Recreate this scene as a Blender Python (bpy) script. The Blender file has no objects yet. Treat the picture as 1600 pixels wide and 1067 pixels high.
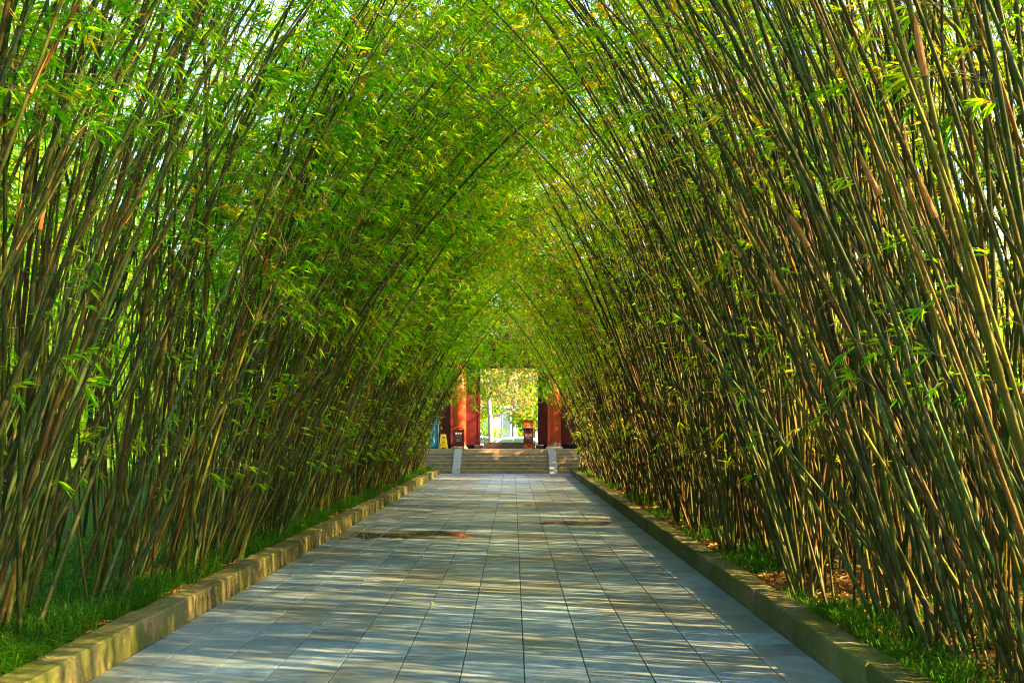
import bpy, bmesh, math, random
import numpy as np
from mathutils import Vector, Matrix, Euler

random.seed(11)
rng = np.random.default_rng(11)
S = bpy.context.scene
COL = S.collection
R = math.radians
PI = math.pi

# ------------------------------------------------------------------ settings
SUN_EL = R(28)
SUN_AZ = R(108)            # clockwise from +Y: from the right and a little behind the camera
EXPOSURE = 3.85
CAM_H = 1.76
XL, XR = -3.006, 2.339     # inner faces of the two kerbs
BED = 0.15                 # level of the planting beds
KERB_H = 0.22
KERB_W = 0.25
Y_STAIR = 42.3
Y_GROVE = 41.0

# ------------------------------------------------------------------ helpers
def tag(o, label=None, cat=None, group=None, kind=None):
    if label: o['label'] = label
    if cat: o['category'] = cat
    if group: o['group'] = group
    if kind: o['kind'] = kind
    return o

def empty(name, loc, rot=(0, 0, 0), label=None, cat=None, group=None):
    o = bpy.data.objects.new(name, None)
    o.empty_display_size = 0.2
    COL.objects.link(o)
    o.location = loc
    o.rotation_euler = rot
    return tag(o, label, cat, group)

def link(name, me, parent=None):
    o = bpy.data.objects.new(name, me)
    COL.objects.link(o)
    if parent is not None:
        o.parent = parent
    return o

def np_mesh(name, verts, faces, mats=(), mat_idx=None, attrs=None, smooth=None):
    """faces: list of (k x n) integer arrays; attrs: name -> (nverts x 4) floats on points"""
    me = bpy.data.meshes.new(name)
    verts = np.asarray(verts, dtype=np.float32)
    me.vertices.add(len(verts))
    me.vertices.foreach_set('co', verts.ravel())
    faces = [np.asarray(f, dtype=np.int32) for f in faces if len(f)]
    loops = np.concatenate([f.ravel() for f in faces])
    tot = np.concatenate([np.full(len(f), f.shape[1], dtype=np.int32) for f in faces])
    start = np.concatenate([[0], np.cumsum(tot)[:-1]]).astype(np.int32)
    me.loops.add(len(loops))
    me.loops.foreach_set('vertex_index', loops)
    me.polygons.add(len(tot))
    me.polygons.foreach_set('loop_start', start)
    me.polygons.foreach_set('loop_total', tot)
    for m in mats:
        me.materials.append(m)
    if mat_idx is not None:
        me.polygons.foreach_set('material_index', np.asarray(mat_idx, dtype=np.int32))
    smooth = False if smooth is None else smooth
    if True:
        sm = np.full(len(tot), bool(smooth)) if np.isscalar(smooth) else np.asarray(smooth, dtype=bool)
        me.polygons.foreach_set('use_smooth', sm)
    for k, v in (attrs or {}).items():
        a = me.attributes.new(k, 'FLOAT_COLOR', 'POINT')
        a.data.foreach_set('color', np.asarray(v, dtype=np.float32).ravel())
    me.update(calc_edges=True)
    me.validate()
    return me

class MB:
    """collects simple shapes into one bmesh"""
    def __init__(self):
        self.bm = bmesh.new()
    def box(self, lo, hi, bevel=0.0, rot=None, about=None):
        lo, hi = Vector(lo), Vector(hi)
        c, d = (lo + hi) / 2, (hi - lo)
        r = bmesh.ops.create_cube(self.bm, size=1.0)
        vs = r['verts']
        bmesh.ops.scale(self.bm, vec=d, verts=vs)
        if bevel > 0:
            es = list({e for v in vs for e in v.link_edges})
            rb = bmesh.ops.bevel(self.bm, geom=es, offset=bevel, segments=2, affect='EDGES', profile=0.6)
            vs = list({v for f in rb['faces'] for v in f.verts} | {v for v in vs if v.is_valid})
        bmesh.ops.translate(self.bm, vec=c, verts=vs)
        if rot is not None:
            bmesh.ops.rotate(self.bm, cent=Vector(about) if about is not None else c, matrix=Euler(rot).to_matrix(), verts=vs)
        return self
    def lathe(self, prof, center=(0, 0, 0), seg=32, axis='Z'):
        rings = []
        cx, cy, cz = center
        for r, h in prof:
            ring = []
            for k in range(seg):
                a = 2 * PI * k / seg
                if axis == 'Z': p = (cx + r * math.cos(a), cy + r * math.sin(a), cz + h)
                elif axis == 'Y': p = (cx + r * math.cos(a), cy + h, cz + r * math.sin(a))
                else: p = (cx + h, cy + r * math.cos(a), cz + r * math.sin(a))
                ring.append(self.bm.verts.new(p))
            rings.append(ring)
        for a, b in zip(rings, rings[1:]):
            for k in range(seg):
                self.bm.faces.new((a[k], a[(k + 1) % seg], b[(k + 1) % seg], b[k]))
        self.bm.faces.new(rings[0][::-1]); self.bm.faces.new(rings[-1])
        return self
    def prism(self, pts, lo, hi, axis='Y'):
        """closed outline extruded along an axis"""
        def P(p, t):
            if axis == 'Y': return (p[0], t, p[1])
            if axis == 'X': return (t, p[0], p[1])
            return (p[0], p[1], t)
        a = [self.bm.verts.new(P(p, lo)) for p in pts]
        b = [self.bm.verts.new(P(p, hi)) for p in pts]
        n = len(pts)
        for k in range(n):
            self.bm.faces.new((a[k], a[(k + 1) % n], b[(k + 1) % n], b[k]))
        self.bm.faces.new(a[::-1]); self.bm.faces.new(b)
        return self
    def tube(self, pts, rad, seg=6):
        pts = [Vector(p) for p in pts]
        rings = []
        for i, p in enumerate(pts):
            d = (pts[min(i + 1, len(pts) - 1)] - pts[max(i - 1, 0)]).normalized()
            u = d.cross(Vector((0.31, 0.9, 0.21))).normalized(); v = d.cross(u)
            r = rad[i] if hasattr(rad, '__len__') else rad
            rings.append([self.bm.verts.new(p + (u * math.cos(2 * PI * k / seg) + v * math.sin(2 * PI * k / seg)) * r) for k in range(seg)])
        for a, b in zip(rings, rings[1:]):
            for k in range(seg):
                self.bm.faces.new((a[k], a[(k + 1) % seg], b[(k + 1) % seg], b[k]))
        self.bm.faces.new(rings[0][::-1]); self.bm.faces.new(rings[-1])
        return self
    def build(self, name, mat, parent=None, smooth=False, normals=True):
        if normals:
            bmesh.ops.recalc_face_normals(self.bm, faces=self.bm.faces)
        me = bpy.data.meshes.new(name)
        self.bm.to_mesh(me); self.bm.free()
        me.materials.append(mat)
        if smooth:
            me.polygons.foreach_set('use_smooth', np.ones(len(me.polygons), dtype=bool))
        return link(name, me, parent)

# ------------------------------------------------------------------ materials
class NT:
    def __init__(self, name):
        self.m = bpy.data.materials.new(name)
        self.m.use_nodes = True
        self.n = self.m.node_tree.nodes; self.l = self.m.node_tree.links
        self.n.clear()
        self.out = self.n.new('ShaderNodeOutputMaterial')
    def add(self, t, **kw):
        x = self.n.new(t)
        for k, v in kw.items(): setattr(x, k, v)
        return x
    def con(self, a, b): self.l.new(a, b)
    def noise(self, scale, detail=4, rough=0.55, vec=None):
        x = self.add('ShaderNodeTexNoise')
        x.inputs['Scale'].default_value = scale; x.inputs['Detail'].default_value = detail; x.inputs['Roughness'].default_value = rough
        if vec is not None: self.con(vec, x.inputs['Vector'])
        return x
    def coord(self, which='Object'):
        return self.add('ShaderNodeTexCoord').outputs[which]
    def mapping(self, vec, scale=(1, 1, 1)):
        x = self.add('ShaderNodeMapping'); x.inputs['Scale'].default_value = scale
        self.con(vec, x.inputs['Vector']); return x.outputs['Vector']
    def ramp(self, fac, stops):
        x = self.add('ShaderNodeValToRGB')
        e = x.color_ramp.elements
        while len(e) < len(stops): e.new(0.5)
        for el, (p, c) in zip(e, stops):
            el.position = p; el.color = (*c, 1)
        self.con(fac, x.inputs['Fac']); return x.outputs['Color']
    def mix(self, a, b, fac, mode='MIX'):
        x = self.add('ShaderNodeMix', data_type='RGBA', blend_type=mode)
        for sock, v in ((x.inputs[0], fac), (x.inputs[6], a), (x.inputs[7], b)):
            if hasattr(v, 'links'): self.con(v, sock)
            elif isinstance(v, (int, float)): sock.default_value = v
            else: sock.default_value = (*v, 1)
        return x.outputs[2]
    def math(self, op, a, b=0.0, clamp=False):
        x = self.add('ShaderNodeMath', operation=op, use_clamp=clamp)
        for sock, v in ((x.inputs[0], a), (x.inputs[1], b)):
            if hasattr(v, 'links'): self.con(v, sock)
            else: sock.default_value = v
        return x.outputs[0]
    def attr(self, name):
        x = self.add('ShaderNodeAttribute'); x.attribute_name = name
        return x
    def sep(self, col):
        x = self.add('ShaderNodeSeparateColor'); self.con(col, x.inputs[0]); return x.outputs
    def principled(self, color, rough=0.6, spec=0.4, bump=None, bump_s=0.3, bump_d=0.01, metallic=0.0):
        p = self.add('ShaderNodeBsdfPrincipled')
        for sock, v in ((p.inputs['Base Color'], color), (p.inputs['Roughness'], rough), (p.inputs['Specular IOR Level'], spec), (p.inputs['Metallic'], metallic)):
            if hasattr(v, 'links'): self.con(v, sock)
            elif isinstance(v, (int, float)): sock.default_value = v
            else: sock.default_value = (*v, 1)
        if bump is not None:
            b = self.add('ShaderNodeBump'); b.inputs['Strength'].default_value = bump_s; b.inputs['Distance'].default_value = bump_d
            self.con(bump, b.inputs['Height']); self.con(b.outputs[0], p.inputs['Normal'])
        self.con(p.outputs[0], self.out.inputs['Surface'])
        return p

def plain(name, color, rough=0.6, var=0.2, scale=6.0, spec=0.4, metallic=0.0, dark=None):
    t = NT(name)
    n = t.noise(scale, 5, 0.6, t.coord())
    lo = dark if dark else tuple(c * (1 - var) for c in color)
    hi = tuple(min(1, c * (1 + var * 0.6)) for c in color)
    t.principled(t.ramp(n.outputs[0], [(0.3, lo), (0.7, hi)]), rough, spec, n.outputs[0], 0.15, 0.01, metallic)
    return t.m

def leaf_material(name, stops, trans_stops, trans=0.5, rough=0.4):
    t = NT(name)
    a = t.sep(t.attr('leaf_rand').outputs['Color'])
    oi = t.add('ShaderNodeObjectInfo')
    h = t.math('ADD', a[0], t.math('ADD', t.math('MULTIPLY', t.math('SUBTRACT', oi.outputs['Random'], 0.5), 0.22), t.math('SUBTRACT', t.sep(oi.outputs['Color'])[0], 1.0)), True)
    c = t.ramp(h, stops); tc = t.ramp(h, trans_stops)
    br = t.math('ADD', t.math('MULTIPLY', a[1], 0.7), 0.62)
    vm = t.add('ShaderNodeVectorMath', operation='SCALE'); t.con(c, vm.inputs[0]); t.con(br, vm.inputs['Scale'])
    vt = t.add('ShaderNodeVectorMath', operation='SCALE'); t.con(tc, vt.inputs[0]); t.con(br, vt.inputs['Scale'])
    p = t.add('ShaderNodeBsdfPrincipled')
    t.con(vm.outputs[0], p.inputs['Base Color']); p.inputs['Roughness'].default_value = rough; p.inputs['Specular IOR Level'].default_value = 0.08
    tr = t.add('ShaderNodeBsdfTranslucent'); t.con(vt.outputs[0], tr.inputs['Color'])
    mx = t.add('ShaderNodeMixShader'); mx.inputs[0].default_value = trans
    t.con(p.outputs[0], mx.inputs[1]); t.con(tr.outputs[0], mx.inputs[2]); t.con(mx.outputs[0], t.out.inputs['Surface'])
    return t.m

M = {}
M['leaf'] = leaf_material('bamboo_leaf',
    [(0.0, (0.014, 0.085, 0.002)), (0.35, (0.035, 0.15, 0.002)), (0.65, (0.085, 0.19, 0.002)), (0.86, (0.18, 0.20, 0.003)), (1.0, (0.28, 0.16, 0.012))],
    [(0.0, (0.09, 0.50, 0.002)), (0.35, (0.26, 0.74, 0.002)), (0.65, (0.56, 0.80, 0.003)), (0.86, (0.76, 0.66, 0.006)), (1.0, (0.70, 0.40, 0.03))], 0.64)
M['tree_leaf'] = leaf_material('tree_leaf',
    [(0.0, (0.02, 0.10, 0.006)), (0.5, (0.06, 0.17, 0.008)), (1.0, (0.16, 0.22, 0.01))],
    [(0.0, (0.08, 0.38, 0.01)), (0.5, (0.24, 0.55, 0.012)), (1.0, (0.5, 0.6, 0.02))], 0.5)
M['autumn_leaf'] = leaf_material('autumn_leaf',
    [(0.0, (0.09, 0.12, 0.012)), (0.5, (0.20, 0.17, 0.05)), (1.0, (0.30, 0.22, 0.13))],
    [(0.0, (0.25, 0.32, 0.03)), (0.5, (0.36, 0.29, 0.08)), (1.0, (0.4, 0.3, 0.18))], 0.35)
M['grass'] = leaf_material('grass_blade',
    [(0.0, (0.008, 0.055, 0.004)), (0.6, (0.022, 0.10, 0.005)), (1.0, (0.10, 0.13, 0.008))],
    [(0.0, (0.05, 0.30, 0.012)), (0.6, (0.12, 0.46, 0.012)), (1.0, (0.4, 0.5, 0.02))], 0.4)
M['litter'] = leaf_material('dry_leaf',
    [(0.0, (0.10, 0.05, 0.018)), (0.5, (0.26, 0.14, 0.045)), (1.0, (0.42, 0.27, 0.12))],
    [(0.0, (0.2, 0.09, 0.02)), (0.5, (0.4, 0.2, 0.04)), (1.0, (0.5, 0.3, 0.1))], 0.2, 0.6)

def culm_mat():
    t = NT('bamboo_culm')
    oi = t.add('ShaderNodeObjectInfo')
    at = t.attr('culm_tint'); nd = t.sep(t.attr('culm_node').outputs['Color'])
    base = t.mix(oi.outputs['Color'], at.outputs['Color'], 1.0, 'MULTIPLY')
    co = t.coord()
    n1 = t.noise(3.0, 4, 0.6, t.mapping(co, (6, 6, 0.7)))
    n2 = t.noise(26.0, 5, 0.65, t.mapping(co, (1.5, 1.5, 0.5)))
    c = t.mix(base, t.mix(base, (1.3, 1.28, 0.6), 1.0, 'MULTIPLY'), t.ramp(n1.outputs[0], [(0.50, (0, 0, 0)), (0.68, (0.7, 0.7, 0.7))]))
    c = t.mix(c, t.mix(c, (0.45, 0.42, 0.4), 1.0, 'MULTIPLY'), t.ramp(n2.outputs[0], [(0.52, (0, 0, 0)), (0.72, (0.8, 0.8, 0.8))]))
    c = t.mix(c, (0.12, 0.13, 0.05), t.math('MULTIPLY', nd[1], 0.4))      # waxy pale band below each node
    c = t.mix(c, (0.035, 0.024, 0.012), t.math('MULTIPLY', nd[0], 0.85))   # dark scar ring at the node
    t.principled(c, t.math('ADD', t.math('MULTIPLY', n2.outputs[0], 0.3), 0.38), 0.12, n2.outputs[0], 0.12, 0.004)
    return t.m
M['culm'] = culm_mat()
M['twig'] = plain('bamboo_twig', (0.13, 0.11, 0.035), 0.6, 0.4, 9)
M['sheath'] = plain('dry_culm_sheath', (0.33, 0.15, 0.03), 0.65, 0.4, 14)

def path_mat():
    t = NT('paving_stone')
    at = t.sep(t.attr('tile_rand').outputs['Color'])
    co = t.coord()
    n1 = t.noise(0.55, 5, 0.6, co); n2 = t.noise(7.0, 6, 0.65, co); n3 = t.noise(90, 3, 0.7, co)
    c = t.ramp(n2.outputs[0], [(0.22, (0.066, 0.112, 0.158)), (0.5, (0.125, 0.20, 0.275)), (0.8, (0.215, 0.29, 0.36))])
    c = t.mix(c, (0.095, 0.115, 0.10), t.ramp(n1.outputs[0], [(0.44, (0, 0, 0)), (0.62, (0.85, 0.85, 0.85))]))
    c = t.mix(c, (0.34, 0.34, 0.32), t.ramp(n3.outputs[0], [(0.64, (0, 0, 0)), (0.76, (0.5, 0.5, 0.5))]))
    br = t.math('ADD', t.math('MULTIPLY', at[0], 0.46), 0.76)
    vm = t.add('ShaderNodeVectorMath', operation='SCALE'); t.con(c, vm.inputs[0]); t.con(br, vm.inputs['Scale'])
    rr = t.math('ADD', t.math('MULTIPLY', n1.outputs[0], 0.34), t.math('ADD', t.math('MULTIPLY', at[1], 0.1), 0.24))
    # shallow rain water left in dips of the paving: (x, y, half width, half length)
    n4 = t.noise(2.6, 4, 0.6, t.mapping(co, (1.0, 0.55, 1)))
    sx = t.add('ShaderNodeSeparateXYZ'); t.con(co, sx.inputs[0])
    wet = None
    for (px, py, hx, hy) in WET:
        dx = t.math('DIVIDE', t.math('SUBTRACT', sx.outputs[0], px), hx); dy = t.math('DIVIDE', t.math('SUBTRACT', sx.outputs[1], py), hy)
        q = t.math('SUBTRACT', 1.0, t.math('SQRT', t.math('ADD', t.math('MULTIPLY', dx, dx), t.math('MULTIPLY', dy, dy))))
        wet = q if wet is None else t.math('MAXIMUM', wet, q)
    wet = t.math('ADD', wet, t.math('ADD', t.math('MULTIPLY', t.math('SUBTRACT', n4.outputs[0], 0.5), 2.2), 0.04))
    damp = t.sep(t.ramp(wet, [(-0.0, (0, 0, 0)), (0.4, (1, 1, 1))]))[0]
    pool = t.sep(t.ramp(wet, [(0.36, (0, 0, 0)), (0.56, (1, 1, 1))]))[0]
    c = t.mix(vm.outputs[0], t.mix(vm.outputs[0], (0.50, 0.50, 0.46), 1.0, 'MULTIPLY'), damp)
    c = t.mix(c, t.mix(c, (0.30, 0.30, 0.27), 1.0, 'MULTIPLY'), pool)
    rr = t.math('ADD', t.math('MULTIPLY', rr, t.math('SUBTRACT', 1.0, t.math('MULTIPLY', pool, 0.74))), 0.01)
    p = t.principled(c, rr, 0.45, t.math('ADD', n2.outputs[0], t.math('MULTIPLY', n3.outputs[0], 0.35)), 0.22, 0.006)
    bn = p.inputs['Normal'].links[0].from_node
    t.con(t.math('MULTIPLY', t.math('SUBTRACT', 1.0, pool), 0.22), bn.inputs['Strength'])
    return t.m
WET = [(-2.55, 17.2, 1.15, 0.75), (-1.35, 17.6, 0.9, 0.75), (1.15, 19.6, 0.95, 0.6), (0.2, 24.4, 0.75, 0.8)]
M['paving'] = path_mat()
M['joint'] = plain('joint_soil', (0.035, 0.034, 0.026), 0.9, 0.4, 14)

def kerb_mat():
    t = NT('mossy_kerb_stone')
    co = t.coord()
    n1 = t.noise(2.2, 5, 0.65, co); n2 = t.noise(22, 6, 0.7, co); n3 = t.noise(4.5, 4, 0.6, t.mapping(co, (1, 1.4, 0.35)))
    c = t.ramp(n2.outputs[0], [(0.28, (0.055, 0.05, 0.03)), (0.55, (0.12, 0.11, 0.065)), (0.8, (0.21, 0.19, 0.12))])
    c = t.mix(c, (0.055, 0.082, 0.010), t.ramp(n1.outputs[0], [(0.36, (0.15, 0.15, 0.15)), (0.6, (0.85, 0.85, 0.85))]))
    c = t.mix(c, (0.05, 0.045, 0.03), t.ramp(n3.outputs[0], [(0.55, (0, 0, 0)), (0.72, (0.7, 0.7, 0.7))]))
    at = t.sep(t.attr('tile_rand').outputs['Color'])
    vm = t.add('ShaderNodeVectorMath', operation='SCALE'); t.con(c, vm.inputs[0]); t.con(t.math('ADD', t.math('MULTIPLY', at[0], 0.5), 0.75), vm.inputs['Scale'])
    t.principled(vm.outputs[0], 0.85, 0.2, n2.outputs[0], 0.55, 0.012)
    return t.m
M['kerb'] = kerb_mat()

def soil_mat():
    t = NT('leaf_mould_soil')
    co = t.coord()
    n1 = t.noise(1.3, 5, 0.6, co); n2 = t.noise(28, 6, 0.7, co)
    c = t.ramp(n2.outputs[0], [(0.3, (0.03, 0.022, 0.012)), (0.55, (0.075, 0.055, 0.025)), (0.75, (0.16, 0.11, 0.05))])
    c = t.mix(c, (0.03, 0.075, 0.012), t.ramp(n1.outputs[0], [(0.45, (0, 0, 0)), (0.6, (0.75, 0.75, 0.75))]))
    t.principled(c, 1.0, 0.03, n2.outputs[0], 0.8, 0.03)
    return t.m
M['soil'] = soil_mat()
M['ground'] = plain('open_ground', (0.09, 0.12, 0.04), 0.95, 0.35, 0.4, 0.02)
M['grassland'] = plain('short_lawn', (0.05, 0.12, 0.018), 1.0, 0.5, 1.2, 0.02)

def red_paint():
    t = NT('worn_red_paint')
    co = t.coord()
    n1 = t.noise(3.0, 5, 0.6, co); n2 = t.noise(11, 6, 0.7, co)
    c = t.ramp(n1.outputs[0], [(0.3, (0.32, 0.034, 0.012)), (0.7, (0.46, 0.075, 0.02))])  # red pushed to orange to paint in the warm sunlight
    sx = t.add('ShaderNodeSeparateXYZ'); t.con(co, sx.inputs[0])
    low = t.math('SUBTRACT', 1.0, t.math('DIVIDE', sx.outputs[2], 0.42), True)
    chip = t.ramp(t.math('ADD', t.math('MULTIPLY', low, 0.35), n2.outputs[0]), [(0.66, (0, 0, 0)), (0.70, (1, 1, 1))])
    c = t.mix(c, (0.6, 0.5, 0.45), chip)
    t.principled(c, 0.42, 0.4, n2.outputs[0], 0.08, 0.005)
    return t.m
M['red'] = red_paint()
M['red_wall'] = plain('shaded_red_paint', (0.10, 0.009, 0.012), 0.55, 0.22, 2.5)  # red darkened to put the shade on the panels into the colour
M['maroon'] = plain('dark_maroon_board', (0.085, 0.012, 0.022), 0.4, 0.15, 4)
M['orange'] = plain('orange_varnished_wood', (0.50, 0.11, 0.012), 0.45, 0.35, 7)
M['threshold'] = plain('grey_brown_threshold_wood', (0.12, 0.085, 0.065), 0.7, 0.3, 6)
M['white'] = plain('white_lettering', (0.8, 0.8, 0.82), 0.6, 0.05, 5)
M['pale_violet'] = plain('pale_violet_lettering', (0.62, 0.5, 0.72), 0.6, 0.1, 5)
M['granite'] = plain('pale_granite', (0.32, 0.315, 0.325), 0.7, 0.22, 30)
M['step_stone'] = plain('step_sandstone', (0.24, 0.225, 0.21), 0.8, 0.35, 3.5)
M['nosing'] = plain('yellow_step_paint', (0.66, 0.40, 0.03), 0.7, 0.25, 8)
M['drum_stone'] = plain('pinkish_stone_block', (0.075, 0.062, 0.06), 0.8, 0.25, 8)
M['black'] = plain('black_rubber_and_gap_shade', (0.012, 0.012, 0.013), 0.6, 0.2, 8)
M['yellow'] = plain('yellow_plastic', (0.75, 0.46, 0.012), 0.4, 0.06, 5)
M['blue'] = plain('blue_plastic_sheet', (0.01, 0.22, 0.48), 0.4, 0.25, 4)
M['car_white'] = plain('white_car_paint', (0.72, 0.78, 0.80), 0.25, 0.03, 2, 0.6)
M['car_glass'] = plain('dark_green_car_glass', (0.02, 0.07, 0.05), 0.08, 0.2, 2, 0.8)
M['rim'] = plain('alloy_rim', (0.5, 0.5, 0.52), 0.35, 0.1, 8, 0.5, 0.8)
M['lamp_red'] = plain('red_lamp_lens', (0.4, 0.01, 0.01), 0.2, 0.1, 8)
M['bark'] = plain('tree_bark', (0.16, 0.12, 0.085), 0.9, 0.4, 6)
M['pale_bark'] = plain('pale_tree_bark', (0.22, 0.20, 0.19), 0.85, 0.3, 5)
M['facade'] = plain('blue_grey_facade', (0.16, 0.24, 0.30), 0.7, 0.12, 1)
M['facade_glass'] = plain('facade_window_glass', (0.06, 0.12, 0.16), 0.15, 0.2, 1, 0.7)
M['roof_tile'] = plain('grey_roof_tile', (0.018, 0.02, 0.02), 0.9, 0.3, 5, 0.05)

# ------------------------------------------------------------------ camera, sun, sky
cam = bpy.data.cameras.new('camera')
co = bpy.data.objects.new('camera', cam); COL.objects.link(co)
co.location = (0, 0, CAM_H); co.rotation_euler = (R(90), 0, 0)
cam.lens = 36.0; cam.sensor_width = 36.0
cam.shift_x = -2 / 1600; cam.shift_y = 140 / 1600
cam.clip_start = 0.05; cam.clip_end = 3000
S.camera = co

to_sun = Vector((math.sin(SUN_AZ) * math.cos(SUN_EL), math.cos(SUN_AZ) * math.cos(SUN_EL), math.sin(SUN_EL)))
sl = bpy.data.lights.new('sun', 'SUN'); sl.energy = 5.0; sl.angle = R(0.8); sl.color = (1.0, 0.57, 0.185)
so = bpy.data.objects.new('sun', sl); COL.objects.link(so)
so.rotation_euler = to_sun.to_track_quat('Z', 'Y').to_euler(); so.location = (30, -10, 30)

W = bpy.data.worlds.new('World'); S.world = W; W.use_nodes = True
wn = W.node_tree.nodes; wl = W.node_tree.links; wn.clear()
sk = wn.new('ShaderNodeTexSky'); sk.sky_type = 'NISHITA'; sk.sun_disc = False
sk.sun_elevation = SUN_EL; sk.sun_rotation = SUN_AZ; sk.air_density = 1.0; sk.dust_density = 1.5; sk.ozone_density = 1.0
bg = wn.new('ShaderNodeBackground'); bg.inputs['Strength'].default_value = 0.10
wo = wn.new('ShaderNodeOutputWorld'); wl.new(sk.outputs[0], bg.inputs[0]); wl.new(bg.outputs[0], wo.inputs[0])

S.view_settings.view_transform = 'Standard'; S.view_settings.look = 'None'
S.view_settings.exposure = EXPOSURE; S.view_settings.gamma = 1.0; S.view_settings.use_curve_mapping = False
cy = S.cycles
cy.max_bounces = 5; cy.diffuse_bounces = 3; cy.transmission_bounces = 3; cy.glossy_bounces = 2; cy.transparent_max_bounces = 4
cy.use_denoising = True; cy.denoiser = 'OPENIMAGEDENOISE'; cy.denoising_prefilter = 'NONE'
cy.use_adaptive_sampling = True; cy.adaptive_threshold = 0.014; cy.filter_width = 1.05

# ------------------------------------------------------------------ ground, beds, path, kerbs
def sheet(name, x0, x1, y0, y1, nx, ny, zf, mat):
    xs = np.linspace(x0, x1, nx + 1); ys = np.linspace(y0, y1, ny + 1)
    X, Y = np.meshgrid(xs, ys)
    V = np.stack([X, Y, zf(X, Y)], -1).reshape(-1, 3)
    i = np.arange(ny)[:, None] * (nx + 1) + np.arange(nx)[None, :]
    F = np.stack([i, i + 1, i + nx + 2, i + nx + 1], -1).reshape(-1, 4)
    return tag(link(name, np_mesh(name, V, [F], [mat], smooth=True)), kind='structure')

sheet('ground', -700, 700, -300, 1200, 8, 8, lambda X, Y: X * 0 - 0.06, M['ground'])
def bedz(X, Y):
    z = BED + 0.03 * np.sin(X * 2.1 + Y * 0.7) * np.sin(Y * 1.3) + 0.02 * np.sin(X * 5.3 - Y * 3.1)
    return z
XKL, XKR = XL - KERB_W, XR + KERB_W
M['mossy_soil'] = plain('green_ground_cover', (0.045, 0.11, 0.010), 1.0, 0.5, 3.0, 0.02)
sheet('planting_bed', -30, XKL - 0.003, -12, Y_GROVE + 0.4, 90, 170, bedz, M['soil'])
sheet('planting_bed', XKR + 0.003, 30, -12, Y_GROVE + 0.4, 90, 170, bedz, M['soil'])
sheet('planting_bed', 3.33, 30, Y_GROVE + 0.402, 44.6, 30, 12, bedz, M['soil'])
sheet('lawn', -60, -3.6, Y_GROVE + 0.42, 130, 10, 10, lambda X, Y: X * 0 + 0.02, M['grassland'])

def tile_blocks(name, blocks, mat, rands, bevel, jitter=0.0):
    """blocks: (x0,x1,y0,y1,z0,z1); each is a box whose top edge is chamfered"""
    V, F, A = [], [], []
    for k, (x0, x1, y0, y1, z0, z1) in enumerate(blocks):
        b = bevel; o = len(V)
        dz = [random.uniform(-jitter, jitter) for _ in range(4)]
        V += [(x0, y0, z0), (x1, y0, z0), (x1, y1, z0), (x0, y1, z0)]
        V += [(x0, y0, z1 - b + dz[0]), (x1, y0, z1 - b + dz[1]), (x1, y1, z1 - b + dz[2]), (x0, y1, z1 - b + dz[3])]
        V += [(x0 + b, y0 + b, z1 + dz[0]), (x1 - b, y0 + b, z1 + dz[1]), (x1 - b, y1 - b, z1 + dz[2]), (x0 + b, y1 - b, z1 + dz[3])]
        for a in (0, 4):
            for j in range(4):
                F.append((o + a + j, o + a + (j + 1) % 4, o + a + 4 + (j + 1) % 4, o + a + 4 + j))
        F.append((o + 8, o + 9, o + 10, o + 11))
        A += [(*rands[k], 1)] * 12
    return np_mesh(name, V, [np.array(F)], [mat], attrs={'tile_rand': np.array(A)})

T = 0.46
joints = [0.08 + T * k for k in range(-7, 6)]
edges = [XL + 0.012] + [j for j in joints if XL + 0.05 < j < XR - 0.05] + [XR - 0.012]
blocks, rands = [], []
for x0, x1 in zip(edges, edges[1:]):
    y = -6 + random.uniform(0, T)
    while y < Y_STAIR - 1.3:
        ln = T
        y1 = min(y + ln, Y_STAIR - 1.05)
        g = 0.0022
        blocks.append((x0 + 0.0042, x1 - 0.0042, y + g, y1 - g, -0.03, 0.0))
        rands.append((random.random(), random.random(), random.random()))
        y = y1
pm = tile_blocks('path', blocks, M['paving'], rands, 0.003, 0.0005)
pth = tag(link('path', pm), kind='structure')
sheet('path_bedding', XL - 0.05, XR + 0.05, -6, Y_STAIR + 0.02, 6, 60, lambda X, Y: X * 0 - 0.011, M['joint'])
# pale slab painting in the daylight at the foot of the stairs
MB().box((XL - 2.4, Y_STAIR - 1.045, -0.05), (XR + 2.2, Y_STAIR - 0.002, 0.004), 0.003).build('daylight_strip', M['granite'])
tag(bpy.data.objects['daylight_strip'], kind='structure')

def kerb(name, xi, sgn):
    bl, rd = [], []
    y = -6.0
    while y < Y_GROVE + 0.3:
        y1 = y + random.uniform(0.85, 1.15)
        h = KERB_H + random.uniform(-0.008, 0.008); s = random.uniform(-0.007, 0.007)
        x0, x1 = sorted((xi + s, xi + s + sgn * KERB_W))
        bl.append((x0, x1, y + 0.004, y1 - 0.004, -0.055, h)); rd.append((random.random(), random.random(), 0))
        y = y1
    me = tile_blocks(name, bl, M['kerb'], rd, 0.014, 0.005)
    bm = bmesh.new(); bm.from_mesh(me)
    bmesh.ops.subdivide_edges(bm, edges=[e for e in bm.edges if e.calc_length() > 0.1], cuts=5, use_grid_fill=True)
    bm.to_mesh(me); bm.free()
    n = len(me.vertices); c = np.empty(n * 3, np.float32); me.vertices.foreach_get('co', c); c = c.reshape(-1, 3)
    q = np.sin(c[:, 1] * 17 + c[:, 2] * 31) * np.sin(c[:, 1] * 41 + c[:, 0] * 23)
    c[:, 0] += q * 0.004; c[:, 2] += np.where(c[:, 2] > 0.15, np.sin(c[:, 1] * 29 + c[:, 0] * 37) * 0.004, 0)
    me.vertices.foreach_set('co', c.ravel()); me.update()
    tag(link(name, me), kind='structure')
kerb('kerb', XL, -1)
kerb('kerb', XR, 1)

def px2ground(px, py, z=0.0):
    Y = (CAM_H - z) * 1600 / (py - 673.5)
    return (px - 802) / 1600 * Y, Y

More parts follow.
